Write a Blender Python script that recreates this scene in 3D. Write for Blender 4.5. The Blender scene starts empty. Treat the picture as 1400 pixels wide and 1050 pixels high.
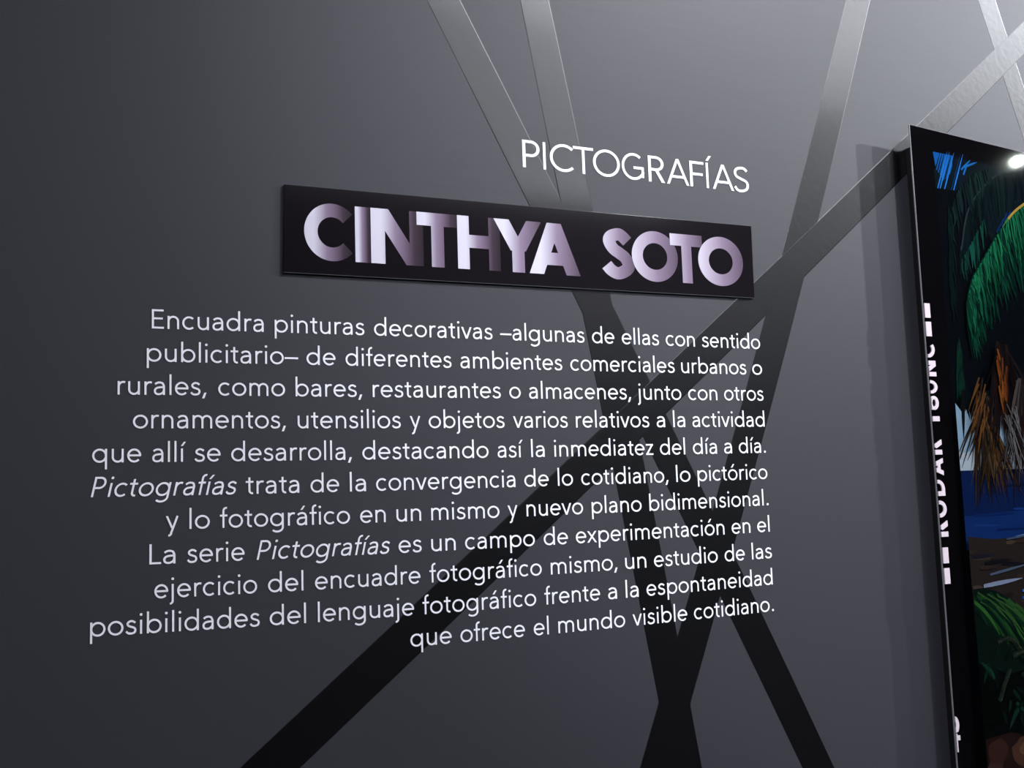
import bpy, bmesh, math, random
from mathutils import Vector, Matrix
from mathutils.geometry import delaunay_2d_cdt

S = bpy.context.scene
COL = S.collection
R = math.radians

# ------------------------------------------------------------------ camera
# world: x along the text wall, y out of it (wall face at y = 0, room at y < 0), z up, metres
CAM_RIGHT = (0.908639, -0.41633, -0.032327)
CAM_UP = (-0.015082, -0.110083, 0.993808)
CAM_FWD = (0.417311, 0.902525, 0.106304)
FOCAL_PX = 1449.11

cam_data = bpy.data.cameras.new('camera')
cam_data.sensor_width = 36.0
cam_data.lens = FOCAL_PX / 1400.0 * 36.0
cam_data.clip_start = 0.02
cam = bpy.data.objects.new('camera', cam_data)
COL.objects.link(cam)
M = Matrix.Identity(4)
for i in range(3):
    M[i][0] = CAM_RIGHT[i]; M[i][1] = CAM_UP[i]; M[i][2] = -CAM_FWD[i]
M[0][3], M[1][3], M[2][3] = 0.0, -1.2, 1.5
cam.matrix_world = M
S.camera = cam

# ------------------------------------------------------------------ light
S.view_settings.view_transform = 'Standard'
S.view_settings.look = 'None'
S.view_settings.exposure = 0.0
S.view_settings.gamma = 1.0
S.view_settings.use_curve_mapping = False
world = bpy.data.worlds.new('world'); S.world = world
world.use_nodes = True
world.node_tree.nodes['Background'].inputs[0].default_value = (0.6, 0.65, 0.8, 1)
world.node_tree.nodes['Background'].inputs[1].default_value = 0.02

def spot(name, loc, target, power, size, blend=0.6, radius=0.03, color=(1, 1, 1)):
    l = bpy.data.lights.new(name, 'SPOT')
    l.energy = power; l.spot_size = R(size); l.spot_blend = blend
    l.shadow_soft_size = radius; l.color = color
    o = bpy.data.objects.new(name, l); COL.objects.link(o)
    o.location = loc
    o.rotation_euler = (Vector(target) - Vector(loc)).to_track_quat('-Z', 'Y').to_euler()
    return o

# a row of track spots high up close to the wall, one further out, an added fill, and two added uplights for the bands' reflections
spot('track_or_fill_spot', (1.87, -1.10, 3.55), (1.15, 0, 2.05), 300, 72, 0.95, 0.02, (0.96, 0.97, 1.0))
spot('track_or_fill_spot', (3.65, -1.10, 3.55), (0.8, 0, 1.85), 190, 52, 1.0, 0.02, (0.91, 0.94, 1.0))
spot('track_or_fill_spot', (5.00, -1.10, 3.55), (0.7, 0, 1.75), 540, 48, 1.0, 0.02, (0.91, 0.94, 1.0))
spot('track_or_fill_spot', (-2.0, -2.60, 3.50), (1.65, 0, 1.65), 650, 29, 0.8, 0.03, (0.93, 0.95, 1.0))  # fill lamp added to lift the shade beside the picture
spot('picture_spot', (5.63, -3.37, 3.49), (2.2, 0, 1.4), 16, 50, 0.8, 0.024, (0.9, 1.0, 0.9))
spot('added_uplight', (3.1, -2.5, 1.3), (3.1, -2.6, 3.85), 1350, 140, 1.0, 0.08, (0.92, 0.94, 1.0))  # added to brighten the ceiling that the gloss bands mirror
spot('added_uplight', (1.5, -2.0, 1.9), (1.5, -3.3, 3.6), 160, 110, 1.0, 0.08, (0.92, 0.94, 1.0))  # added to light the grey box opposite, mirrored in the bands

TEXT_LINES = [
 [["Encuadra",0.1245,0.2457,1.6958,1.6963],["pinturas",0.2582,0.3642,1.6963,1.6966],["decorativas",0.3763,0.5299,1.6967,1.6969],["–algunas",0.5406,0.6607,1.6969,1.697],["de",0.6721,0.7055,1.697,1.697],["ellas",0.7171,0.7746,1.697,1.697],["con",0.7857,0.8324,1.697,1.6969],["sentido",0.8441,0.9427,1.6969,1.6968]],
 [["publicitario–",0.1194,0.2848,1.6594,1.6597],["de",0.2946,0.3288,1.6597,1.6598],["diferentes",0.3409,0.4739,1.6598,1.66],["ambientes",0.4859,0.6265,1.66,1.6601],["comerciales",0.6385,0.7975,1.6601,1.6602],["urbanos",0.8084,0.9161,1.6602,1.6602],["o",0.9267,0.9435,1.6602,1.6603]],
 [["rurales,",0.0899,0.1823,1.623,1.623],["como",0.195,0.2694,1.623,1.623],["bares,",0.2815,0.3603,1.623,1.623],["restaurantes",0.3732,0.5388,1.623,1.6232],["o",0.5507,0.5663,1.6232,1.6232],["almacenes,",0.5781,0.7273,1.6232,1.6234],["junto",0.7377,0.8061,1.6234,1.6235],["con",0.8175,0.8649,1.6235,1.6236],["otros",0.8766,0.9432,1.6236,1.6237]],
 [["ornamentos,",0.1056,0.27,1.5867,1.5863],["utensilios",0.2835,0.4071,1.5863,1.5862],["y",0.4186,0.4317,1.5862,1.5862],["objetos",0.4426,0.5426,1.5862,1.5863],["varios",0.5546,0.6313,1.5863,1.5864],["relativos",0.6434,0.7533,1.5864,1.5866],["a",0.7652,0.7781,1.5866,1.5867],["la",0.7912,0.8101,1.5867,1.5868],["actividad",0.8221,0.9426,1.5868,1.5871]],
 [["que",0.0652,0.1142,1.5506,1.5503],["allí",0.1255,0.1604,1.5502,1.5501],["se",0.1694,0.1974,1.55,1.5499],["desarrolla,",0.2089,0.3466,1.5499,1.5495],["destacando",0.3593,0.5198,1.5495,1.5494],["así",0.5322,0.5666,1.5494,1.5494],["la",0.5782,0.5969,1.5494,1.5495],["inmediatez",0.6105,0.7577,1.5495,1.5499],["del",0.7683,0.808,1.5499,1.55],["día",0.8207,0.8596,1.5501,1.5502],["a",0.8718,0.8846,1.5503,1.5504],["día.",0.8964,0.942,1.5504,1.5506]],
 [["*Pictografías",0.0642,0.2149,1.5144,1.5133],["trata",0.2246,0.2845,1.5132,1.513],["de",0.2975,0.3309,1.5129,1.5128],["la",0.3436,0.3629,1.5128,1.5127],["convergencia",0.3752,0.5549,1.5127,1.5126],["de",0.5674,0.6013,1.5126,1.5127],["lo",0.6142,0.6358,1.5127,1.5127],["cotidiano,",0.6479,0.7793,1.5128,1.5132],["lo",0.7917,0.8143,1.5133,1.5134],["pictórico",0.826,0.9423,1.5135,1.5141]],
 [["y",0.1395,0.1527,1.4775,1.4774],["lo",0.1641,0.1856,1.4773,1.4771],["fotográfico",0.1965,0.3431,1.477,1.4761],["en",0.3553,0.3861,1.4761,1.476],["un",0.3994,0.4301,1.4759,1.4759],["mismo",0.4429,0.532,1.4759,1.4758],["y",0.5432,0.5564,1.4758,1.4758],["nuevo",0.569,0.6487,1.4759,1.476],["plano",0.6615,0.7358,1.4761,1.4764],["bidimensional.",0.7479,0.9415,1.4764,1.4777]],
 [["La",0.1229,0.1496,1.4415,1.4412],["serie",0.1615,0.2229,1.441,1.4404],["*Pictografías",0.2361,0.3909,1.4403,1.4394],["es",0.4013,0.4298,1.4393,1.4392],["un",0.442,0.4731,1.4392,1.4392],["campo",0.4855,0.579,1.4392,1.4392],["de",0.5915,0.6255,1.4392,1.4393],["experimentación",0.6369,0.8649,1.4394,1.4407],["en",0.8771,0.9081,1.4408,1.4411],["el",0.9201,0.9409,1.4412,1.4414]],
 [["ejercicio",0.1281,0.2363,1.4054,1.404],["del",0.2484,0.288,1.4039,1.4035],["encuadre",0.3013,0.4275,1.4034,1.4027],["fotográfico",0.439,0.5871,1.4027,1.4027],["mismo,",0.5998,0.6956,1.4027,1.4031],["un",0.7074,0.739,1.4032,1.4034],["estudio",0.7511,0.8516,1.4034,1.4043],["de",0.8632,0.8964,1.4044,1.4047],["las",0.9084,0.942,1.4048,1.4052]],
 [["posibilidades",0.0648,0.2389,1.3707,1.3678],["del",0.25,0.2905,1.3677,1.3673],["lenguaje",0.3041,0.4187,1.3672,1.3664],["fotográfico",0.4293,0.578,1.3664,1.3663],["frente",0.5897,0.6685,1.3663,1.3666],["a",0.6803,0.6932,1.3667,1.3667],["la",0.7063,0.7254,1.3668,1.3669],["espontaneidad",0.7377,0.9408,1.367,1.3691]],
 [["que",0.4133,0.465,1.3303,1.3301],["ofrece",0.4763,0.5613,1.33,1.33],["el",0.5734,0.594,1.33,1.3301],["mundo",0.6074,0.7035,1.3301,1.3306],["visible",0.7149,0.7984,1.3307,1.3314],["cotidiano.",0.8093,0.9402,1.3315,1.3331]]]
HEADING = [["P",0.5804,0.605,1.924],["I",0.6097,0.6148,1.9239],["C",0.62,0.6548,1.9239],["T",0.6547,0.6852,1.9238],["O",0.6845,0.7256,1.9237],["G",0.7288,0.7643,1.9236],["R",0.7708,0.797,1.9235],["A",0.8003,0.8366,1.9233],["F",0.8386,0.862,1.9232],["Í",0.8656,0.8728,1.9232],["A",0.8764,0.9128,1.9231],["S",0.9132,0.939,1.9229]]
PANEL_LETTERS = [["C",0.2929,0.3508,1.7837,1.8513],["I",0.3542,0.3731,1.7837,1.8514],["N",0.3736,0.4402,1.7838,1.8515],["T",0.432,0.486,1.7838,1.8516],["H",0.4853,0.5432,1.7839,1.8517],["Y",0.5349,0.6018,1.7839,1.8518],["A",0.5835,0.6573,1.784,1.8519],["S",0.6902,0.7403,1.7841,1.8521],["O",0.7366,0.8095,1.7841,1.8523],["T",0.798,0.8504,1.7842,1.8524],["O",0.8431,0.9186,1.7842,1.8525]]
BANDS = {
 "A": [[[1.5,0.0841],[0.9881,1.0912],[0.9227,1.2216],[0.857,1.3517],[0.7908,1.4816],[0.7242,1.6113],[0.6572,1.7408],[0.5898,1.87],[0.5219,1.9991],[0.4537,2.128],[-0.3616,3.6836]],[[1.5369,0.1032],[1.0282,1.1119],[0.9635,1.2426],[0.8981,1.373],[0.8321,1.503],[0.7655,1.6326],[0.6982,1.762],[0.6302,1.8909],[0.5616,2.0196],[0.4923,2.1479],[-0.33,3.6999]]],
 "B": [[[0.9497,0.0946],[0.766,1.1336],[0.7439,1.2608],[0.7216,1.3881],[0.6992,1.5153],[0.6766,1.6424],[0.6539,1.7696],[0.631,1.8967],[0.608,2.0237],[0.5848,2.1508],[0.3043,3.6953]],[[0.9866,0.1012],[0.8093,1.1414],[0.7885,1.2689],[0.7671,1.3963],[0.7452,1.5235],[0.7227,1.6507],[0.6996,1.7778],[0.6759,1.9048],[0.6516,2.0316],[0.6268,2.1584],[0.3348,3.7008]]],
 "C": [[[0.2941,0.1136],[0.7167,1.1531],[0.7743,1.2918],[0.831,1.4309],[0.887,1.5703],[0.9421,1.71],[0.9964,1.85],[1.0499,1.9904],[1.1025,2.1311],[1.1543,2.2721],[1.7031,3.7184]],[[0.3324,0.0985],[0.7588,1.1364],[0.8172,1.2749],[0.8745,1.4137],[0.9307,1.553],[0.9857,1.6928],[1.0396,1.8329],[1.0924,1.9736],[1.144,2.1147],[1.1945,2.2562],[1.7355,3.7056]]],
 "D": [[[-1.1609,0.1263],[0.2184,1.2201],[0.3846,1.3509],[0.5504,1.4821],[0.7158,1.6138],[0.8809,1.7459],[1.0457,1.8784],[1.2101,2.0113],[1.3741,2.1447],[1.5378,2.2786],[3.3295,3.7305]],[[-1.1348,0.0936],[0.2473,1.1842],[0.4139,1.3143],[0.58,1.4452],[0.7454,1.5768],[0.9102,1.7092],[1.0745,1.8424],[1.2381,1.9763],[1.4011,2.111],[1.5636,2.2464],[3.3476,3.7079]]],
 "E": [[[1.7232,1.4104],[1.5096,2.0772],[1.5,2.1048],[1.4904,2.1325],[1.4807,2.1601],[1.4711,2.1878],[1.4615,2.2155],[1.4519,2.2431],[1.4423,2.2708],[1.4327,2.2984],[0.9749,3.7273]],[[1.7638,1.4223],[1.5492,2.0888],[1.5396,2.1165],[1.5299,2.1441],[1.5202,2.1717],[1.5105,2.1993],[1.5008,2.227],[1.4911,2.2546],[1.4814,2.2822],[1.4717,2.3099],[1.0119,3.7382]]]}

# ------------------------------------------------------------------ materials
def mat(name, base, rough, spec=0.5, coat=0.0, coat_rough=0.05):
    m = bpy.data.materials.new(name); m.use_nodes = True
    b = m.node_tree.nodes['Principled BSDF']
    b.inputs['Base Color'].default_value = (*base, 1)
    b.inputs['Roughness'].default_value = rough
    b.inputs['Specular IOR Level'].default_value = spec
    b.inputs['Coat Weight'].default_value = coat
    b.inputs['Coat Roughness'].default_value = coat_rough
    return m

def nodes(m): return m.node_tree.nodes, m.node_tree.links, m.node_tree.nodes['Principled BSDF']

def bump(m, scale, strength, dist, stretch=(1, 1, 1), detail=4):
    n, l, b = nodes(m)
    tc = n.new('ShaderNodeTexCoord'); mp = n.new('ShaderNodeMapping')
    mp.inputs['Scale'].default_value = stretch
    no = n.new('ShaderNodeTexNoise'); no.inputs['Scale'].default_value = scale; no.inputs['Detail'].default_value = detail
    bp = n.new('ShaderNodeBump'); bp.inputs['Strength'].default_value = strength; bp.inputs['Distance'].default_value = dist
    l.new(tc.outputs['Object'], mp.inputs['Vector']); l.new(mp.outputs['Vector'], no.inputs['Vector'])
    l.new(no.outputs['Fac'], bp.inputs['Height']); l.new(bp.outputs['Normal'], b.inputs['Normal'])
    return no

MAT = {}
MAT['wall_paint'] = mat('grey_wall_paint', (0.028, 0.0282, 0.0362), 0.58, 0.34)
bump(MAT['wall_paint'], 60, 0.06, 0.002, (0.3, 1, 2.0))
MAT['gloss_black'] = mat('gloss_black_paint', (0.0016, 0.0016, 0.0024), 0.37, 0.34, 1.0, 0.10)
bump(MAT['gloss_black'], 90, 0.10, 0.002, (1, 1, 1), 2)
MAT['vinyl'] = mat('white_vinyl', (0.86, 0.86, 0.93), 0.45, 0.4)
MAT['board'] = mat('black_gloss_board', (0.0055, 0.0042, 0.0058), 0.10, 0.5)
MAT['dark'] = mat('black_frame', (0.004, 0.004, 0.005), 0.6, 0.2)
MAT['acrylic_edge'] = mat('acrylic_edge', (0.16, 0.16, 0.18), 0.25, 0.5)
MAT['ceiling'] = mat('white_ceiling', (0.8, 0.8, 0.82), 0.9, 0.1)
MAT['reflector'] = mat('grey_reflector', (0.50, 0.50, 0.52), 0.9, 0.1)
MAT['room_wall'] = mat('dark_room_wall', (0.016, 0.016, 0.020), 0.8, 0.2)
MAT['floor'] = mat('dark_floor', (0.015, 0.015, 0.017), 0.5, 0.3)
MAT['film_mark'] = mat('pinkish_white_print', (0.55, 0.48, 0.53), 0.08, 0.5)

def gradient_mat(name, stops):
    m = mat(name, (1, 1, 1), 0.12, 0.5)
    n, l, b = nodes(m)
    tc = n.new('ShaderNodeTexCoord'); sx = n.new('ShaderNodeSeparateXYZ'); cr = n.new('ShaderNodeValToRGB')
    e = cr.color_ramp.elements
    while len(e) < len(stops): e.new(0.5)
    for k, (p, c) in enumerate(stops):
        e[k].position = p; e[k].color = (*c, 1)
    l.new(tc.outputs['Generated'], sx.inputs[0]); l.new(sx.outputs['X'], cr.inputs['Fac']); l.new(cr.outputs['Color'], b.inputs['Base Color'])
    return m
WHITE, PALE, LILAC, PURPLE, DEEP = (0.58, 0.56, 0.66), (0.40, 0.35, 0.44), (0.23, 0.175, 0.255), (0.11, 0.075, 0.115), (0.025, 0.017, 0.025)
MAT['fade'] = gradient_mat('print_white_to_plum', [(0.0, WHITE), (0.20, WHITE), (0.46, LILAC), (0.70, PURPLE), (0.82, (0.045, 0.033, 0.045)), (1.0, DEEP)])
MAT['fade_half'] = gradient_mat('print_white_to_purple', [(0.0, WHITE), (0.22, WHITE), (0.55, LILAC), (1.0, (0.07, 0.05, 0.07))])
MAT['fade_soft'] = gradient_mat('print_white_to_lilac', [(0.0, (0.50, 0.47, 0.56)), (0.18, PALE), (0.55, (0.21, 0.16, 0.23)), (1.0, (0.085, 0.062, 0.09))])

# the picture's own printed colours, one per painted stroke, in a face attribute
m = mat('photo_print', (1, 1, 1), 0.035, 0.4)
n, l, b = nodes(m)
at_ = n.new('ShaderNodeAttribute'); at_.attribute_name = 'ink'
l.new(at_.outputs['Color'], b.inputs['Base Color'])
MAT['print'] = m

# ------------------------------------------------------------------ helpers
def tag(o, label=None, cat=None, group=None, kind=None):
    if label: o['label'] = label
    if cat: o['category'] = cat
    if group: o['group'] = group
    if kind: o['kind'] = kind
    return o

def empty(name, loc, parent=None):
    o = bpy.data.objects.new(name, None); COL.objects.link(o)
    o.location = loc; o.empty_display_size = 0.05
    if parent: o.parent = parent
    return o

def mesh_obj(name, verts, faces, material, parent=None, origin=(0, 0, 0)):
    """verts in world metres; origin in world; a parent must be unrotated"""
    me = bpy.data.meshes.new(name)
    ox, oy, oz = origin
    me.from_pydata([(x - ox, y - oy, z - oz) for x, y, z in verts], [], faces)
    me.materials.append(material); me.update()
    o = bpy.data.objects.new(name, me); COL.objects.link(o)
    off = Vector(origin)
    p = parent
    while p is not None:
        off -= p.location; p = p.parent
    o.location = off
    if parent: o.parent = parent
    return o

def box(name, x0, x1, y0, y1, z0, z1, material, parent=None, bevel=0.0):
    v = [(x, y, z) for x in (x0, x1) for y in (y0, y1) for z in (z0, z1)]
    f = [(0, 1, 3, 2), (4, 6, 7, 5), (0, 4, 5, 1), (2, 3, 7, 6), (0, 2, 6, 4), (1, 5, 7, 3)]
    o = mesh_obj(name, v, f, material, parent, ((x0 + x1) / 2, (y0 + y1) / 2, (z0 + z1) / 2))
    if bevel:
        bm = bmesh.new(); bm.from_mesh(o.data)
        bmesh.ops.bevel(bm, geom=bm.edges[:], offset=bevel, segments=2, affect='EDGES', profile=0.5)
        bm.to_mesh(o.data); bm.free()
    return o

# ------------------------------------------------------------------ lettering: every glyph is drawn from strokes of constant width
def arc(cx, cy, rx, ry, a0, a1, n=None):
    n = n or max(6, int(abs(a1 - a0) / 9))
    return [(cx + rx * math.cos(R(a0 + (a1 - a0) * i / n)), cy + ry * math.sin(R(a0 + (a1 - a0) * i / n))) for i in range(n + 1)]

def spline(P, n=7):
    out = []
    Q = [(2 * P[0][0] - P[1][0], 2 * P[0][1] - P[1][1])] + list(P) + [(2 * P[-1][0] - P[-2][0], 2 * P[-1][1] - P[-2][1])]
    for i in range(1, len(Q) - 2):
        for k in range(n):
            t = k / n
            out.append(tuple(0.5 * (2 * Q[i][c] + (Q[i + 1][c] - Q[i - 1][c]) * t + (2 * Q[i - 1][c] - 5 * Q[i][c] + 4 * Q[i + 1][c] - Q[i + 2][c]) * t * t
                      + (3 * Q[i][c] - Q[i - 1][c] - 3 * Q[i + 1][c] + Q[i + 2][c]) * t ** 3) for c in (0, 1)))
    out.append(tuple(P[-1]))
    return out

def stroke(pts, w, closed=False):
    """polyline -> list of quads of width w with mitred joins"""
    P = [pts[0]]
    for q in pts[1:]:
        if math.hypot(q[0] - P[-1][0], q[1] - P[-1][1]) > 1e-6: P.append(q)
    if closed and math.hypot(P[0][0] - P[-1][0], P[0][1] - P[-1][1]) < 1e-6: P.pop()
    n = len(P); L, Rr = [], []
    def nrm(a, b):
        dx, dy = b[0] - a[0], b[1] - a[1]; d = math.hypot(dx, dy); return (-dy / d, dx / d)
    for i in range(n):
        if closed: a, c = nrm(P[i - 1], P[i]), nrm(P[i], P[(i + 1) % n])
        else:
            a = nrm(P[max(i - 1, 0)], P[max(i, 1)]); c = nrm(P[min(i, n - 2)], P[min(i + 1, n - 1)])
        mx, my = a[0] + c[0], a[1] + c[1]; d2 = mx * mx + my * my
        k = w / max(d2, 0.4)
        L.append((P[i][0] + mx * k, P[i][1] + my * k)); Rr.append((P[i][0] - mx * k, P[i][1] - my * k))
    m = n if closed else n - 1
    return [[L[i], Rr[i], Rr[(i + 1) % n], L[(i + 1) % n]] for i in range(m)]

def leg(x0, y0, x1, y1, w):
    """straight leg cut off level at both ends, horizontal width w"""
    return [[(x0 - w / 2, y0), (x0 + w / 2, y0), (x1 + w / 2, y1), (x1 - w / 2, y1)]]

def dot(cx, cy, r):
    return [[(cx + r * math.cos(2 * math.pi * i / 16), cy + r * math.sin(2 * math.pi * i / 16)) for i in range(16)]]

ST, XH = 70.0, 482.0
def low(ch, w=ST):
    """(polygons, advance) of one lower-case or text glyph, 1000 units to the em"""
    h = w / 2; xt = XH - h + 8; yb = h - 8; cy = XH / 2; ry = XH / 2 - h + 8
    s = lambda p, c=False: stroke(p, w, c)
    stem = lambda x, a=0, b_=XH: s([(x, a), (x, b_)])
    acute = lambda x: leg(x, XH + 90, x + 105, XH + 245, w * 1.05)
    if ch == 'o': return s(arc(286, cy, 216, ry, 0, 360, 48), True), 572
    if ch == 'c': return s(arc(270, cy, 202, ry, 47, 313, 36)), 490
    if ch == 'e': return s([(76, cy + 5), (506, cy + 5)]) + s(arc(278, cy, 202, ry, 0, 318, 40)), 552
    if ch == 'a':
        q = s([(92, 388)] + spline([(92, 388), (150, 432), (240, xt), (345, 425), (392, 330)]) + [(395, 290), (395, 0)])
        q += s(spline([(395, 282), (290, 280), (160, 256), (98, 200), (84, 135), (110, 62), (190, yb), (285, 40), (365, 100), (395, 180)]))
        return q, 508
    if ch in 'bp':
        return (stem(112, 0, 756) if ch == 'b' else stem(112, -240, XH)) + s(arc(322, cy, 210, ry, 0, 360, 44), True), 608
    if ch in 'dq':
        return (stem(496, 0, 756) if ch == 'd' else stem(496, -240, XH)) + s(arc(286, cy, 210, ry, 0, 360, 44), True), 608
    if ch == 'g':
        return stem(496, -20, XH) + s(arc(286, cy, 210, ry, 0, 360, 44), True) + s([(496, 0)] + arc(290, -40, 206, 165, 0, -140, 22)), 608
    if ch == 'n': return stem(112) + s(arc(276, 290, 164, xt - 290, 180, 0, 20) + [(440, 0)]), 552
    if ch == 'm': return stem(112) + s(arc(266, 300, 154, xt - 300, 180, 0, 20) + [(420, 0)]) + s(arc(574, 300, 154, xt - 300, 180, 0, 20) + [(728, 0)]), 838
    if ch == 'u': return stem(440) + s([(112, XH)] + arc(276, 190, 164, 190 - yb, 180, 360, 20)), 552
    if ch == 'r': return stem(112) + s(arc(270, 280, 158, xt - 280, 180, 68, 14)), 352
    if ch == 'i': return stem(114) + dot(114, 664, w * .68), 228
    if ch == 'í': return stem(114) + acute(112), 228
    if ch == 'l': return stem(114, 0, 756), 228
    if ch == 'j': return s([(114, XH), (114, -110)] + arc(24, -110, 90, 95, 0, -95, 12)) + dot(114, 664, w * .68), 228
    if ch == 't': return s([(150, 612), (150, 130)] + arc(250, 130, 100, 130 - yb, 180, 285, 12)) + s([(22, XH - h), (290, XH - h)]), 324
    if ch == 'f': return s([(140, 0), (140, 610)] + arc(240, 610, 100, 756 - h + 4 - 610, 180, 75, 12)) + s([(22, XH - h), (278, XH - h)]), 288
    if ch == 's':
        return s(spline([(352, 392), (290, 437), (212, xt), (130, 420), (98, 355), (135, 292), (222, 256), (318, 216), (352, 142), (318, 58), (215, yb), (120, 42), (56, 108)])), 424
    if ch == 'v': return leg(46, XH, 230, 0, w * 1.1) + leg(414, XH, 230, 0, w * 1.1), 460
    if ch == 'y': return leg(46, XH, 232, 40, w * 1.1) + s([(412, XH), (222, -40), (190, -120)] + arc(110, -115, 85, 95, -10, -100, 8)), 460
    if ch == 'x': return leg(52, XH, 406, 0, w * 1.2) + leg(400, XH, 46, 0, w * 1.2), 452
    if ch == 'z': return s([(40, XH - h), (384, XH - h)]) + s([(36, h), (392, h)]) + leg(78, h, 344, XH - h, w * 1.2), 428
    if ch == 'á': return low('a')[0] + acute(225), 508
    if ch == 'ó': return low('o')[0] + acute(250), 572
    if ch == ',': return leg(62, -112, 138, 100, w * 1.15), 278
    if ch == '.': return dot(139, 48, w * .74), 278
    if ch == '–': return s([(0, 240), (500, 240)]), 500
    return cap(ch, w)

def cap(ch, w=68.0, H=708.0):
    h = w / 2; s = lambda p, c=False: stroke(p, w, c); ry = H / 2 - h + 9; xl = 90 + h
    bold = w > 110
    if ch == 'E': return s([(xl, 0), (xl, H)]) + s([(xl, H - h), (488, H - h)]) + s([(xl, 375), (462, 375)]) + s([(xl, h), (498, h)]), 546
    if ch == 'L': return s([(xl, 0), (xl, H)]) + s([(xl, h), (450, h)]), 466
    if ch == 'F': return s([(xl, 0), (xl, H)]) + s([(xl, H - h), (470, H - h)]) + s([(xl, 355), (440, 355)]), 500
    if ch == 'P': return s([(xl, 0), (xl, H)]) + s([(xl, H - h), (290, H - h)] + arc(290, 495, 172, H - h - 495, 90, -90, 20) + [(xl, 990 - H + h)]), 560
    if ch == 'R': return s([(xl, 0), (xl, H)]) + s([(xl, H - h), (290, H - h)] + arc(290, 506, 166, H - h - 506, 90, -90, 20) + [(xl, 1012 - H + h)]) + leg(468, 0, 290, 340, w * 1.25), 560
    if ch == 'I': return s([(xl, 0), (xl, H)]), 260
    if ch == 'Í': return s([(xl, 0), (xl, H)]) + leg(xl + 5, H + 55, xl + 110, H + 200, w * 1.1), 260
    if ch == 'T': return s([(0, H - h), (560, H - h)]) + s([(280, 0), (280, H)]), 560
    if ch == 'H': return s([(xl, 0), (xl, H)]) + s([(640, 0), (640, H)]) + s([(xl, 372), (640, 372)]), 740
    if ch == 'N': return s([(xl, 0), (xl, H)]) + s([(650, 0), (650, H)]) + [[(xl - h, H), (650 - w * .75, 0), (650 + h, 0), (xl + w * .75, H)]], 760
    if ch == 'A': return leg(h * 1.1, 0, 345, H, w * 1.12) + leg(690 - h * 1.1, 0, 345, H, w * 1.12) + s([(150, 215), (540, 215)]), 690
    if ch == 'Y': return leg(h * 1.2, H, 330, 290, w * 1.22) + leg(660 - h * 1.2, H, 330, 290, w * 1.22) + s([(330, 0), (330, 330)]), 660
    if ch == 'C': return s(arc(400, H / 2, 400 - 40 - h, ry, 46 if not bold else 42, 314 if not bold else 318, 44)), 720
    if ch == 'G': return s(arc(400, H / 2, 360 - h, ry, 50, 338, 44)) + s([(400, 325), (716, 325)]) + s([(716 - h, 325 + h), (716 - h, 70)]), 800
    if ch == 'O': return s(arc(410, H / 2, 370 - h, ry, 0, 360, 64), True), 820
    if ch == 'S':
        t = H - h + 9; bt = h - 9; a, c = 60 + h, 500 - h
        if bold: return s(spline([(c - 8, t - 95), (c - 80, t - 25), (280, t), (a + 35, t - 35), (a + 2, 525), (a + 55, 425), (280, 368), (c - 45, 300), (c, 195), (c - 40, bt + 50), (265, bt), (a + 25, bt + 35), (a - 45, bt + 110)])), 560
        return s(spline([(c, t - 80), (c - 75, t - 15), (285, t), (a + 50, t - 45), (a + 5, 530), (a + 55, 430), (280, 370), (c - 35, 305), (c + 10, 195), (c - 40, bt + 55), (275, bt), (a + 60, bt + 25), (a - 15, bt + 115)])), 560
    raise KeyError(ch)

def union(polys):
    """triangles covering the union of convex-ish polygons, with no overlap"""
    vs, fs = [], []
    for p in polys:
        tris = [[p[0], p[1], p[2]], [p[0], p[2], p[3]]] if len(p) == 4 else [p]
        for p in tris:
            a = sum(p[i][0] * p[(i + 1) % len(p)][1] - p[(i + 1) % len(p)][0] * p[i][1] for i in range(len(p)))
            if abs(a) < 1e-9: continue
            if a < 0: p = p[::-1]
            fs.append(list(range(len(vs), len(vs) + len(p)))); vs += [Vector((q[0], q[1])) for q in p]
    V, E, F, ov, oe, of = delaunay_2d_cdt(vs, [], fs, 0, 1e-5)
    return [(v.x, v.y) for v in V], [f for f, o in zip(F, of) if o]

def solid(V, F, y_front, y_back):
    """flat shape in (x, z) -> thin solid with front at y_front and sides back to y_back"""
    verts = [(x, y_front, z) for x, z in V]; n = len(V)
    faces = [tuple(f) for f in F]
    cnt = {}
    for f in F:
        for i in range(len(f)):
            e = (f[i], f[(i + 1) % len(f)]); cnt[e] = cnt.get(e, 0) + 1
    verts += [(x, y_back, z) for x, z in V]
    for (a, b) in cnt:
        if (b, a) not in cnt: faces.append((b, a, a + n, b + n))
    used = sorted({i for f in faces for i in f}); ren = {k: i for i, k in enumerate(used)}
    return [verts[i] for i in used], [tuple(ren[i] for i in f) for f in faces]

_glyphs = {}
def glyph(ch):
    if ch not in _glyphs:
        P, adv = low(ch); _glyphs[ch] = (P, adv)
    return _glyphs[ch]

def word_shape(text, italic=False):
    x, allp = 0.0, []
    for i, ch in enumerate(text):
        P, adv = glyph(ch)
        allp.append([[(px + x, py) for px, py in p] for p in P])
        x += adv
    if italic: allp = [[[(px + 0.213 * py, py) for px, py in p] for p in g] for g in allp]
    xs = [q[0] for g in allp for p in g for q in p]
    return allp, min(xs), max(xs)

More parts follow.
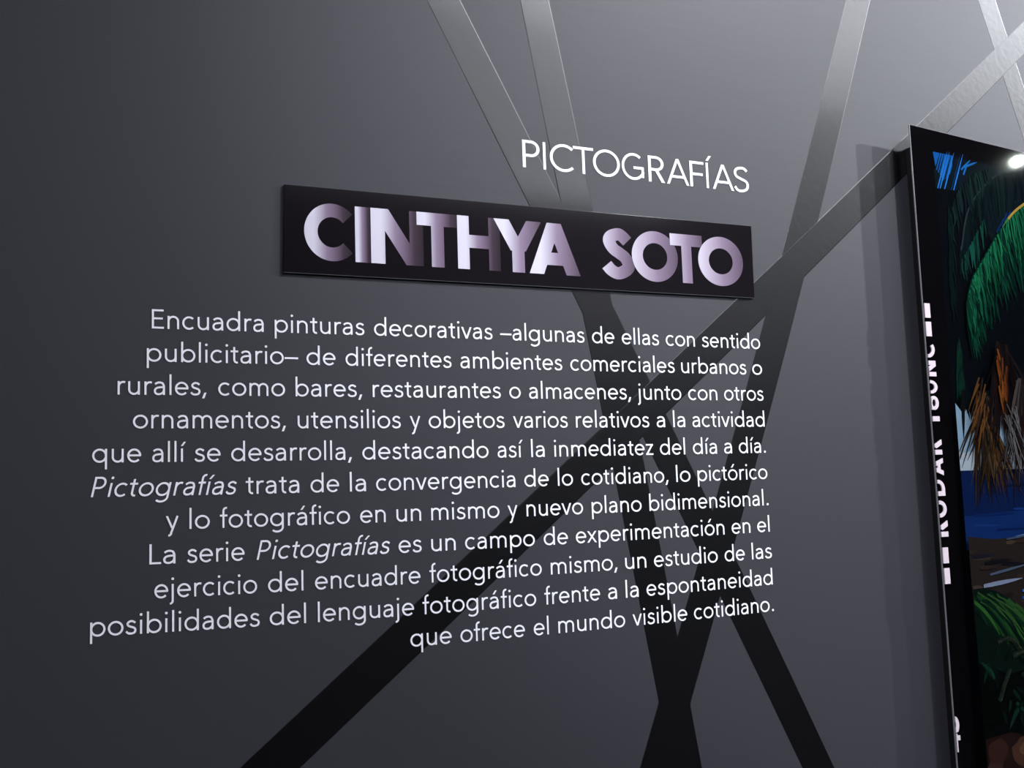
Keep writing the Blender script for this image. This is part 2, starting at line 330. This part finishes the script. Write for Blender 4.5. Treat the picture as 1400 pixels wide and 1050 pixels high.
# ------------------------------------------------------------------ the room
XL, XR, YF, ZC = -3.0, 8.0, -3.8, 3.85
tag(box('wall_back', XL, XR, 0.0, 0.12, 0, ZC, MAT['wall_paint']), kind='structure')
tag(box('wall_front', XL, XR, YF - 0.12, YF, 0, ZC, MAT['room_wall']), kind='structure')
tag(box('wall_left', XL - 0.12, XL, YF, 0, 0, ZC, MAT['room_wall']), kind='structure')
tag(box('wall_right', XR, XR + 0.12, YF, 0, 0, ZC, MAT['room_wall']), kind='structure')
tag(box('added_reflector', XL, 3.3, YF, -3.3, 3.1, ZC, MAT['reflector']), kind='structure')   # grey box added out of view for the gloss bands to reflect
tag(box('floor', XL, XR, YF, 0, -0.1, 0, MAT['floor']), kind='structure')
tag(box('ceiling', XL, XR, YF, 0, ZC, ZC + 0.1, MAT['ceiling']), kind='structure')

# ------------------------------------------------------------------ glossy black bands painted across the wall
def band(key, thick, label):
    L, Rr = BANDS[key]
    n = len(L); ch = 0.0012
    V, F = [], []
    for a, b in zip(L, Rr):
        d = Vector((b[0] - a[0], b[1] - a[1])).normalized() * ch
        V += [(a[0] - d.x * .4, -0.00002, a[1] - d.y * .4), (a[0] + d.x * .6, -thick, a[1] + d.y * .6), (b[0] - d.x * .6, -thick, b[1] - d.y * .6), (b[0] + d.x * .4, -0.00002, b[1] + d.y * .4)]
    for i in range(n - 1):
        for k in range(3):
            F.append((4 * i + k, 4 * i + k + 1, 4 * i + 4 + k + 1, 4 * i + 4 + k))
    F += [(3, 2, 1, 0), tuple(4 * n - 4 + k for k in range(4))]
    mid = L[n // 2]
    o = mesh_obj('painted_band', V, F, MAT['gloss_black'], None, (mid[0], 0, mid[1]))
    return tag(o, label, 'painted band', 'glossy black bands painted on the wall')
band('A', 0.00016, 'glossy black band slanting from the upper left past the capital P of the heading')
band('B', 0.00018, 'steep glossy black band running behind the letters C and T of the heading')
band('C', 0.00020, 'glossy black band leaning the other way, crossing just beyond the right end of the nameplate')
band('D', 0.00026, 'long diagonal glossy black band rising from bottom left to behind the picture top corner')
band('E', 0.00012, 'short stretch of glossy black band above the palm picture, crossing the long diagonal')

# ------------------------------------------------------------------ heading
hx = [h[1] for h in HEADING] + [h[2] for h in HEADING]
hz = sum(h[3] for h in HEADING) / len(HEADING)
head = tag(empty('wall_heading', ((min(hx) + max(hx)) / 2, 0, hz)),
           'large white capital lettering PICTOGRAFÍAS on the wall above the black nameplate', 'heading')
HS = 0.0366 / 708
for ch, x0, x1, z in HEADING:
    P, adv = cap(ch, 70)
    xs = [q[0] for p in P for q in p]; a, b = min(xs), max(xs); k = (x1 - x0) / (b - a)
    V, F = union([[((px - a) / 1000, py / 1000) for px, py in p] for p in P])
    if ch in 'IÍ':                                     # thin letters keep the stroke width of the others
        k = HS; x0 = x0 + 0.0004
    V = [(x0 + vx * 1000 * k, z + vz * 1000 * HS) for vx, vz in V]
    v, f = solid(V, F, -0.00044, -0.00003)
    mesh_obj('letter', v, f, MAT['vinyl'], head, ((x0 + x1) / 2, 0, z))

# ------------------------------------------------------------------ wall text
EM = 0.0300
tx0 = min(w[1] for l in TEXT_LINES for w in l); tx1 = max(w[2] for l in TEXT_LINES for w in l)
text = tag(empty('wall_text', ((tx0 + tx1) / 2, 0, 1.5)),
           'paragraph of eleven right-aligned lines of small white lettering below the nameplate', 'wall text')
for line in TEXT_LINES:
    ln = empty('text_line', ((line[0][1] - text.location.x), 0, line[0][3] - text.location.z), text)
    for word, x0, x1, z0, z1 in line:
        italic = word.startswith('*')
        G, a, b = word_shape(word.lstrip('*'), italic)
        k = (x1 - x0) / (b - a)
        VV, FF = [], []
        for g in G:
            V, F = union([[(px / 1000, py / 1000) for px, py in p] for p in g])
            V = [(x0 + (vx * 1000 - a) * k, z0 + (z1 - z0) * (vx * 1000 - a) / (b - a) + vz * EM) for vx, vz in V]
            v, f = solid(V, F, -0.00042, -0.00003)
            o_ = len(VV); VV += v; FF += [tuple(i + o_ for i in q) for q in f]
        w = mesh_obj('word', VV, FF, MAT['vinyl'], ln, (x0, 0, z0))
        if italic: w['label'] = 'word set in slanted italics'

# ------------------------------------------------------------------ black nameplate with fading letters
plate = tag(empty('nameplate', (0.603, 0, 1.82)), 'thin black glossy nameplate with big lilac capitals CINTHYA SOTO under the heading', 'nameplate')
c = [(0.2700, 1.8707), (0.9372, 1.8738), (0.9358, 1.7688), (0.2680, 1.7658)]
V = [(x, -0.0003, z) for x, z in c] + [(x, -0.0030, z) for x, z in c]
F = [(0, 1, 2, 3), (7, 6, 5, 4), (0, 4, 5, 1), (1, 5, 6, 2), (2, 6, 7, 3), (3, 7, 4, 0)]
bd = mesh_obj('board', V, F, MAT['board'], plate, (0.603, 0, 1.82))
bm = bmesh.new(); bm.from_mesh(bd.data)
bmesh.ops.recalc_face_normals(bm, faces=bm.faces[:])
bmesh.ops.bevel(bm, geom=bm.edges[:], offset=0.0007, segments=2, affect='EDGES', profile=0.5)
bm.to_mesh(bd.data); bm.free()
bd.data.materials.append(MAT['acrylic_edge'])
for p_ in bd.data.polygons:                            # pale cut edge along the bottom of the board
    if p_.normal.z < -0.2 and p_.normal.y < -0.2: p_.material_index = 1
for i, (ch, x0, x1, zb, zt) in enumerate(PANEL_LETTERS):
    P, adv = cap(ch, 172)
    xs = [q[0] for p in P for q in p]; a, b = min(xs), max(xs); k = (x1 - x0) / (b - a)
    V, F = union([[((px - a) / 1000, py / 1000) for px, py in p] for p in P])
    V = [(x0 + vx * 1000 * k, zb + vz * 1000 * (zt - zb) / 708) for vx, vz in V]
    yf = -0.00305 - 0.00004 * i
    v, f = solid(V, F, yf, -0.00295)
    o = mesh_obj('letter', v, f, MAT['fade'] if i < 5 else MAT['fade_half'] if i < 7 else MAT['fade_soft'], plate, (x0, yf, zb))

# ------------------------------------------------------------------ framed picture: glossy print of a palm beach on an acrylic sheet, held off the wall
PX0, PX1, PT, PB, PH = 1.2318, 2.24, 2.0515, 0.80, 0.0250
def topz(x): return PT - 0.0700 * (x - PX0)         # the sheet's top edge runs slightly downhill
pic = tag(empty('picture', ((PX0 + PX1) / 2, 0, 1.4)), 'large glossy frameless photograph of palms and blue sea standing off the wall', 'picture')
V = []
for y in (-PH + 0.003, -PH):
    V += [(PX0, y, topz(PX0)), (PX1, y, topz(PX1)), (PX1, y, PB), (PX0 + 0.001, y, PB)]
sh = mesh_obj('acrylic_sheet', V, F_ := [(0, 1, 2, 3), (7, 6, 5, 4), (0, 4, 5, 1), (1, 5, 6, 2), (2, 6, 7, 3), (3, 7, 4, 0)], MAT['acrylic_edge'], pic, ((PX0 + PX1) / 2, -PH, 1.4))
bm = bmesh.new(); bm.from_mesh(sh.data)
bmesh.ops.recalc_face_normals(bm, faces=bm.faces[:])
bmesh.ops.bevel(bm, geom=bm.edges[:], offset=0.0005, segments=1, affect='EDGES')
bm.to_mesh(sh.data); bm.free()
# black wooden subframe behind it: four rails in one mesh
V, F = [], []
def add_box(x0, x1, y0, y1, z0, z1):
    k = len(V)
    V.extend((x, y, z) for x in (x0, x1) for y in (y0, y1) for z in (z0, z1))
    F.extend(tuple(i + k for i in f) for f in [(0, 1, 3, 2), (4, 6, 7, 5), (0, 4, 5, 1), (2, 3, 7, 6), (0, 2, 6, 4), (1, 5, 7, 3)])
i0 = 0.013
add_box(PX0 + i0, PX0 + i0 + 0.03, -PH + 0.003, -0.0007, PB + i0, PT - 0.03)
add_box(PX1 - i0 - 0.03, PX1 - i0, -PH + 0.003, -0.0007, PB + i0, PT - 0.1)
add_box(PX0 + i0 + 0.03, PX1 - i0 - 0.03, -PH + 0.003, -0.0007, PB + i0, PB + i0 + 0.03)
add_box(PX0 + i0 + 0.03, PX1 - i0 - 0.03, -PH + 0.003, -0.0007, PT - 0.13, PT - 0.10)
mesh_obj('subframe', V, F, MAT['dark'], pic, ((PX0 + PX1) / 2, 0, 1.4))

# --- the printed image: flat inked shapes on the sheet's face
random.seed(11)
IV, IF, IC = [], [], []
lay = [0]
INK = 0.42
BLACK = (0.0035, 0.0030, 0.0040)
def clipx(p, x0):
    out = []
    for i in range(len(p)):
        a, b = p[i], p[(i + 1) % len(p)]
        if a[0] >= x0: out.append(a)
        if (a[0] < x0) != (b[0] < x0):
            t = (x0 - a[0]) / (b[0] - a[0]); out.append((x0, a[1] + t * (b[1] - a[1])))
    return out
IX0 = 1.2765                                          # left border of the image inside the black film rim
def ink(poly, col, layer=None, clip=True):
    if clip: poly = clipx(poly, IX0)
    if len(poly) < 3: return
    lay[0] += 1
    y = -PH - 0.00012 - 0.0000012 * lay[0]
    a = sum(poly[i][0] * poly[(i + 1) % len(poly)][1] - poly[(i + 1) % len(poly)][0] * poly[i][1] for i in range(len(poly)))
    if a < 0: poly = poly[::-1]
    k = len(IV); IV.extend((x, y, z) for x, z in poly); IF.append(tuple(range(k, k + len(poly)))); IC.append(tuple(v * INK for v in col))
def jit(c, s=0.25):
    k = 1 + random.uniform(-s, s); return tuple(max(0, v * k * (1 + random.uniform(-.1, .1))) for v in c)
def sliver(x0, z0, x1, z1, w, col, bend=0.0, taper=0.25):
    n = 5; L_, R_ = [], []
    dx, dz = x1 - x0, z1 - z0; d = math.hypot(dx, dz) or 1e-6; nx, nz = -dz / d, dx / d
    for i in range(n + 1):
        t = i / n; o = bend * math.sin(math.pi * t); ww = w * (taper + (1 - taper) * math.sin(math.pi * min(1, .25 + t * .75)))
        if i == n: ww = w * .12
        cx, cz = x0 + dx * t + nx * o, z0 + dz * t + nz * o
        L_.append((cx + nx * ww / 2, cz + nz * ww / 2)); R_.append((cx - nx * ww / 2, cz - nz * ww / 2))
    for i in range(n):
        ink([L_[i], R_[i], R_[i + 1], L_[i + 1]], col)
def rib_pt(P, t):
    f = t * (len(P) - 1); i = min(int(f), len(P) - 2); f -= i
    return (P[i][0] + (P[i + 1][0] - P[i][0]) * f, P[i][1] + (P[i + 1][1] - P[i][1]) * f)
def frond(P, n, length, width, cols, lean=(0.0, -1.0), rib=None, rib_w=0.003, tmin=0.0):
    P = spline(P, 8)
    for i in range(n):
        t = tmin + (1 - tmin) * (i + random.random()) / n
        x, z = rib_pt(P, t); ln = length * random.uniform(.7, 1.15) * (1 - .45 * abs(t - .45))
        ax = lean[0] + random.uniform(-.12, .12); az = lean[1]
        d = math.hypot(ax, az)
        sliver(x, z, x + ax / d * ln, z + az / d * ln, width * random.uniform(.6, 1.3), jit(random.choice(cols), .3), random.uniform(-.006, .006))
    if rib:
        for a, b in zip(P[:-1], P[1:]): sliver(a[0], a[1], b[0] + (b[0] - a[0]) * .15, b[1] + (b[1] - a[1]) * .15, rib_w, rib, 0, 1.0)
bot = PB
ink([(PX0 + .0006, topz(PX0) - .0006), (PX1 - .0006, topz(PX1) - .0006), (PX1 - .0006, PB + .0006), (PX0 + .0016, PB + .0006)], BLACK, clip=False)
IX1 = PX1 - 0.045
def izt(x): return 2.0130 - 0.045 * (x - IX0)
# night-dark foliage ground
ink([(IX0, izt(IX0)), (IX1, izt(IX1)), (IX1, PB + .045), (IX0, PB + .045)], (0.0030, 0.0042, 0.0065))
ink([(IX0 + .02, izt(IX0) - .004), (IX1, izt(IX1) - .002), (IX1, 1.72), (1.45, 1.80), (1.36, 1.92)], (0.0055, 0.0105, 0.0150))
# pieces of blue sky between the leaves
ink([(IX0, izt(IX0)), (1.318, izt(1.318)), (1.314, 1.985), (1.296, 1.968), (IX0 + .004, 1.985)], (0.008, 0.11, 0.42))
for i in range(13):
    x = IX0 - .01 + i * .0048
    sliver(x, 1.955, x + .026, 2.016, .0028, random.choice([(0.004, 0.012, 0.03), (0.02, 0.20, 0.65), (0.004, 0.03, 0.10), (0.006, 0.015, 0.02)]))
for x, z, dx, dz in ((1.334, 1.990, .022, .018), (1.344, 1.996, .026, .010), (1.338, 1.982, .012, .022)):
    sliver(x, z, x + dx, z + dz, .0035, (0.012, 0.14, 0.45))
for x, z in ((1.412, 1.905), (1.420, 1.915), (1.428, 1.918), (1.402, 1.893), (1.600, 1.83), (1.66, 1.86), (1.82, 1.8), (1.93, 1.86)):
    sliver(x, z, x + .010, z + .016, .0045, (0.006, 0.03, 0.15))
# dim upper fronds
frond([(1.47, 2.005), (1.405, 1.985), (1.345, 1.93), (1.320, 1.86)], 60, .075, .0045, [(0.004, 0.010, 0.012), (0.005, 0.014, 0.014), (0.003, 0.007, 0.010)], (-.03, -1), (0.022, 0.036, 0.040), .0032)
frond([(1.40, 2.0), (1.36, 1.985), (1.32, 1.95), (1.298, 1.90)], 30, .05, .005, [(0.005, 0.013, 0.016), (0.007, 0.020, 0.018)], (.1, -1))
frond([(1.300, 1.93), (1.296, 1.86), (1.292, 1.78)], 22, .06, .0035, [(0.003, 0.012, 0.013), (0.003, 0.008, 0.009)], (.05, -1))
frond([(1.375, 1.915), (1.345, 1.875), (1.320, 1.845)], 18, .05, .0040, [(0.006, 0.060, 0.045), (0.006, 0.036, 0.030)], (.0, -1))
frond([(1.30, 1.72), (1.300, 1.68), (1.305, 1.64)], 26, .055, .006, [(0.004, 0.030, 0.018), (0.004, 0.018, 0.015)], (-.1, -1))
# the big green frond with a yellow upper rim
big = [(1.62, 2.005), (1.54, 1.985), (1.469, 1.948), (1.424, 1.917), (1.368, 1.854), (1.334, 1.811), (1.320, 1.775)]
for n_, l_, w_, cs in ((260, .110, .0050, [(0.003, 0.028, 0.018), (0.002, 0.014, 0.012), (0.004, 0.045, 0.024)]),
                       (200, .078, .0040, [(0.005, 0.070, 0.034), (0.003, 0.026, 0.016), (0.006, 0.095, 0.042), (0.002, 0.010, 0.010)]),
                       (120, .045, .0034, [(0.008, 0.115, 0.050), (0.004, 0.045, 0.024), (0.009, 0.140, 0.060)])):
    frond(big, n_, l_, w_, cs, (.15, -1))
bs = spline(big, 8)
for a, b in zip(bs[:26], bs[1:27]): sliver(a[0], a[1], b[0] + (b[0] - a[0]) * .2, b[1] + (b[1] - a[1]) * .2, .0042 if a[0] > 1.42 else .002, (0.42, 0.28, 0.05) if a[0] > 1.425 else (0.05, 0.16, 0.05), 0, 1.0)
frond([(1.62, 1.985), (1.75, 1.98), (1.88, 1.93), (1.98, 1.83), (2.03, 1.73)], 130, .17, .008, [(0.006, 0.07, 0.03), (0.004, 0.04, 0.02), (0.009, 0.10, 0.04)], (-.12, -1), (0.30, 0.22, 0.05), .004)
# dark zone below the frond and the pale sky under the dry fronds
SEA = 1.5180
ink([(IX0, 1.62), (1.290, 1.605), (1.300, 1.625), (1.33, 1.59), (1.36, 1.61), (1.40, 1.59), (1.46, 1.63), (1.56, 1.60), (1.7, 1.64), (1.85, 1.62), (IX1, 1.66), (IX1, SEA), (IX0, SEA)], (0.26, 0.40, 0.54))
ink([(IX0, 1.545), (IX1, 1.545), (IX1, SEA), (IX0, SEA)], (0.42, 0.50, 0.58))
for i in range(90):
    x = random.uniform(IX0 - .01, IX1 - .04)
    sliver(x, 1.64, x + random.uniform(-.012, .012), 1.64 - random.uniform(.03, .075), .007, random.choice([(0.003, 0.006, 0.008), (0.004, 0.014, 0.012), (0.006, 0.006, 0.007)]))
# sea, foam, shore
ink([(IX0, SEA), (IX1, SEA + .004), (IX1, 1.40), (IX0, 1.40)], (0.0045, 0.014, 0.070))
ink([(IX0, 1.450), (1.40, 1.455), (IX1, 1.47), (IX1, 1.40), (IX0, 1.40)], (0.006, 0.026, 0.13))
for i in range(60):
    x, z = random.uniform(IX0, IX1 - .1), random.uniform(1.415, 1.51)
    sliver(x, z, x + random.uniform(.03, .10), z + random.uniform(-.003, .004), .0035, jit(random.choice([(0.008, 0.032, 0.16), (0.003, 0.008, 0.04), (0.004, 0.018, 0.09)]), .3))
# dry brown fronds hanging in front of sky and sea
def skirt(cx, cz, n, spread, ln, cols, w=.0035):
    for i in range(n):
        a = random.gauss(0, spread); l_ = ln * random.uniform(.6, 1.1)
        x0 = cx + random.uniform(-.012, .012); z0 = cz - random.uniform(0, .03)
        sliver(x0, z0, x0 + math.sin(a) * l_, z0 - math.cos(a) * l_, w * random.uniform(.6, 1.3), jit(random.choice(cols), .35), random.uniform(-.006, .006))
DRY = [(0.014, 0.010, 0.008), (0.035, 0.018, 0.008), (0.080, 0.034, 0.012), (0.022, 0.015, 0.010), (0.006, 0.006, 0.006), (0.05, 0.04, 0.03)]
skirt(1.335, 1.640, 64, .28, .150, DRY)
skirt(1.340, 1.600, 48, .22, .105, DRY + [(0.10, 0.05, 0.015)])
skirt(1.385, 1.720, 60, .22, .150, [(0.012, 0.008, 0.008), (0.020, 0.008, 0.008), (0.006, 0.004, 0.005)], .005)
skirt(1.420, 1.660, 62, .22, .165, [(0.012, 0.007, 0.008), (0.022, 0.009, 0.009), (0.014, 0.012, 0.012), (0.05, 0.045, 0.04)], .0045)
skirt(1.455, 1.640, 30, .22, .135, [(0.014, 0.012, 0.010), (0.06, 0.05, 0.03), (0.03, 0.022, 0.012)], .004)
for cx in (1.54, 1.64, 1.75, 1.86, 1.98, 2.1): skirt(cx, 1.67, 45, .3, .17, DRY, .005)
for i in range(26):
    x, z = random.uniform(1.364, 1.380), random.uniform(1.645, 1.705); c_ = random.choice([(0.12, 0.032, 0.008), (0.06, 0.018, 0.006), (0.19, 0.055, 0.011), (0.02, 0.008, 0.006)])
    sliver(x + random.uniform(-.004, .012), z, x + .004, z - random.uniform(.025, .045), .0036, c_)
for i in range(24):
    x, z = random.uniform(1.315, 1.340), random.uniform(1.585, 1.660)
    sliver(x, z, x - random.uniform(.008, .030), z - random.uniform(.03, .055), .0030, random.choice([(0.12, 0.048, 0.014), (0.07, 0.03, 0.012), (0.03, 0.016, 0.01)]))
for i in range(20):
    x, z = random.uniform(1.372, 1.400), random.uniform(1.56, 1.62)
    sliver(x, z, x + random.uniform(.005, .022), z - random.uniform(.03, .06), .0020, random.choice([(0.13, 0.13, 0.135), (0.08, 0.08, 0.08), (0.02, 0.015, 0.015)]))
# shore rocks with pools of water
ink([(IX0, 1.420), (1.33, 1.414), (1.40, 1.416), (1.47, 1.412), (1.7, 1.42), (IX1, 1.41), (IX1, 1.28), (IX0, 1.28)], (0.022, 0.017, 0.015))
for i in range(140):
    x, z = random.uniform(IX0 - .01, IX1 - .06), random.uniform(1.315, 1.412)
    sliver(x, z, x + random.uniform(.02, .06), z + random.uniform(-.003, .004), .006, jit(random.choice([(0.030, 0.022, 0.018), (0.014, 0.011, 0.012), (0.045, 0.034, 0.026), (0.010, 0.009, 0.016), (0.028, 0.016, 0.016)]), .3))
sliver(1.375, 1.415, 1.47, 1.428, .004, (0.10, 0.18, 0.36)); sliver(1.355, 1.413, 1.42, 1.418, .003, (0.05, 0.07, 0.12))
sliver(1.315, 1.362, 1.40, 1.374, .004, (0.07, 0.10, 0.16)); sliver(1.300, 1.346, 1.382, 1.353, .0065, (0.22, 0.27, 0.40))
for zc, xa, xb in ((1.368, 1.388, 1.50), (1.328, 1.378, 1.48), (1.398, 1.44, 1.58), (1.352, 1.60, 1.78), (1.390, 1.74, 1.92), (1.330, 1.86, 2.06)):
    for i in range(26):
        x = random.uniform(xa, xb - .05); t = (x - xa) / (xb - xa)
        z = zc + random.uniform(-.012, .012) * math.sin(math.pi * min(1, t + .25))
        sliver(x, z, x + random.uniform(.03, .08), z + random.uniform(-.001, .003), .005, jit(random.choice([(0.020, 0.10, 0.40), (0.014, 0.07, 0.28), (0.04, 0.15, 0.46)]), .2), 0, .3)
# big low leaf
leaf = spline([(IX0 - .02, 1.340), (1.300, 1.343), (1.345, 1.328), (1.385, 1.300), (1.43, 1.262), (1.50, 1.20)], 8)
ink(leaf + [(1.50, 1.10), (IX0 - .02, 1.10)], (0.0035, 0.010, 0.0075))
for i in range(70):
    t = random.random(); x, z = rib_pt(leaf, t * .9)
    k = random.uniform(.04, .11)
    sliver(x, z - random.uniform(.002, .02), x + k * .75 + .01, z - k - .01, .006, jit(random.choice([(0.012, 0.060, 0.016), (0.005, 0.028, 0.012), (0.003, 0.012, 0.009), (0.022, 0.075, 0.018)]), .3), .006)
for i in range(3): sliver(1.285 + .02 * i, 1.338 - .004 * i, 1.40 + .03 * i, 1.235, .003, (0.03, 0.075, 0.022), .012)
ink([(IX0, 1.235), (1.34, 1.215), (1.42, 1.225), (1.5, 1.2), (IX1, 1.25), (IX1, PB + .045), (IX0, PB + .045)], (0.0022, 0.0035, 0.0032))
for i in range(40):
    x, z = random.uniform(IX0 + .01, 1.46), random.uniform(1.15, 1.26)
    sliver(x, z, x + random.uniform(-.02, .03), z + random.uniform(-.03, .02), .006, jit(random.choice([(0.005, 0.018, 0.012), (0.006, 0.028, 0.018), (0.003, 0.008, 0.007)]), .3))
for P in ([(1.318, 1.262), (1.336, 1.268), (1.352, 1.262), (1.362, 1.250)], [(1.346, 1.240), (1.37, 1.246), (1.395, 1.25)], [(1.338, 1.222), (1.325, 1.202), (1.312, 1.178)], [(1.381, 1.24), (1.384, 1.21), (1.378, 1.18), (1.376, 1.14)], [(1.40, 1.255), (1.41, 1.28), (1.405, 1.29)]):
    Q = spline(P, 6)
    for a, b in zip(Q[:-1], Q[1:]):
        sliver(a[0], a[1], b[0], b[1], .0085, jit((0.010, 0.018, 0.013), .3), 0, 1.0)
        sliver(a[0] + .002, a[1], b[0] + .004, b[1] + .001, .0025, jit((0.040, 0.045, 0.022), .3), 0, 1.0)
# reddish stones at the bottom
def stone(cx, cz, rx, rz, col):
    ink([(cx + rx * math.cos(a / 14 * 6.283) * random.uniform(.85, 1.1), cz + rz * math.sin(a / 14 * 6.283) * random.uniform(.85, 1.1)) for a in range(14)], col)
ink([(IX0, 1.128), (1.33, 1.132), (1.37, 1.12), (1.45, 1.135), (1.6, 1.12), (IX1, 1.13), (IX1, PB + .045), (IX0, PB + .045)], (0.016, 0.008, 0.007))
for i in range(110):
    x, z = random.uniform(IX0, IX1 - .02), random.uniform(PB + .06, 1.115)
    stone(x, z, random.uniform(.012, .03), random.uniform(.008, .018), jit(random.choice([(0.040, 0.018, 0.014), (0.075, 0.035, 0.022), (0.022, 0.011, 0.010), (0.055, 0.022, 0.020)]), .3))
stone(1.355, 1.100, .030, .022, (0.070, 0.032, 0.020)); stone(1.362, 1.105, .018, .011, (0.11, 0.055, 0.03)); stone(1.30, 1.108, .022, .018, (0.040, 0.016, 0.013))
# trim the right and bottom of the image with the film rim
ink([(IX1, PT - .08), (PX1 - .0006, PT - .08), (PX1 - .0006, PB + .0006), (IX1, PB + .0006)], BLACK, clip=False)
ink([(PX0 + .0016, PB + .045), (PX1 - .0006, PB + .045), (PX1 - .0006, PB + .0006), (PX0 + .0016, PB + .0006)], BLACK, clip=False)
img = mesh_obj('photo_print', IV, IF, MAT['print'], pic, ((PX0 + PX1) / 2, -PH, 1.4))
at = img.data.attributes.new('ink', 'FLOAT_COLOR', 'FACE')
for i, c_ in enumerate(IC): at.data[i].color = (*c_, 1)

# --- pinkish-white film edge marking, read upwards, its upper half cut off by the print's left edge
marks = []
CAPW = 0.0260                                          # full letter height across the rim
xe = PX0 + 0.0018
def edge_letter(polys, za, zb, xr):
    """polys in letter units (x along the line 0..1, y up 0..1) -> rim: x runs up the wall, y points left"""
    for p in polys:
        q = clipx([(xr - py * CAPW, za + px * (zb - za)) for px, py in p], xe)
        if len(q) > 2: marks.append(q)
def bl(ch):
    w = 0.25
    if ch == '0': return stroke(arc(.5, .5, .38, .40, 0, 360, 40), .22, True)
    if ch == 'O': return stroke(arc(.5, .5, .38, .40, 0, 360, 40), .22, True)
    if ch == 'K': return [[(0, 0), (.32, 0), (.32, 1), (0, 1)]] + [[(.42, .42), (.66, 0), (1, 0), (.58, .70)]]
    if ch == 'A': return [[(0, 0), (.27, 0), (.62, 1), (.38, 1)], [(.73, 0), (1, 0), (.62, 1), (.38, 1)], [(.2, .22), (.8, .22), (.72, .42), (.28, .42)]]
    if ch == 'D': return stroke([(.14, .0), (.14, 1)], .28) + stroke([(.14, .12)] + arc(.42, .5, .44, .39, -90, 90, 20) + [(.14, .89)], .22)
    if ch == '1': return [[(.0, 0), (1, 0), (1, 1), (0, 1)]]
    if ch == '6': return stroke(arc(.5, .34, .38, .25, 0, 360, 30), .22, True) + stroke(arc(.62, .5, .5, .42, 180, 100, 10), .22)
    if ch == 'N': return [[(0, 0), (.28, 0), (.28, 1), (0, 1)], [(.72, 0), (1, 0), (1, 1), (.72, 1)], [(0, 1), (.28, 1), (1, 0), (.66, 0)]]
    if ch == 'C': return stroke(arc(.52, .5, .42, .40, 50, 310, 30), .22)
    if ch == '4': return stroke([(.0, .30), (1, .30)], .2) + stroke([(.76, 0), (.76, 1)], .26) + stroke([(.05, .3), (.7, .95)], .2)
    if ch == '5': return stroke([(.06, .20)] + arc(.45, .36, .42, .26, 210, 450, 24), .22) + stroke([(.12, .5), (.2, .95), (.9, .95)], .2)
    if ch == '#': return [[(0, 0), (1, 0), (1, 1), (0, 1)]]
def zat(y): return 1.7718 + (y - 415) * (1.1129 - 1.7718) / (1028 - 415)
for ch, y0, y1 in (('K', 741, 719), ('O', 714.8, 691), ('D', 685, 662), ('A', 656.8, 633), ('K', 628, 607), ('1', 581.6, 574.6), ('6', 566, 546), ('0', 543, 524), ('N', 518.6, 496.5), ('C', 492, 470),
                   ('#', 435.6, 415), ('#', 462, 441.3), ('#', 777, 755.5), ('#', 805, 783.5), ('4', 1028, 1004), ('5', 1003, 980)):
    marks.clear()
    edge_letter(bl(ch), zat(y0), zat(y1), {'#': 1.2442, '4': 1.2405, '5': 1.2400}.get(ch, 1.2472))
    V, F = union(marks)
    v, f = solid(V, F, -PH - 0.00165, -PH - 0.0001)
    kind_ = 'edge_block' if ch == '#' else 'edge_letter'
    mesh_obj(kind_, v, f, MAT['film_mark'], pic, (PX0, -PH, zat(y0)))['label'] = 'pinkish white block on the black rim' if ch == '#' else 'pinkish white letter on the black rim, cut by its edge'
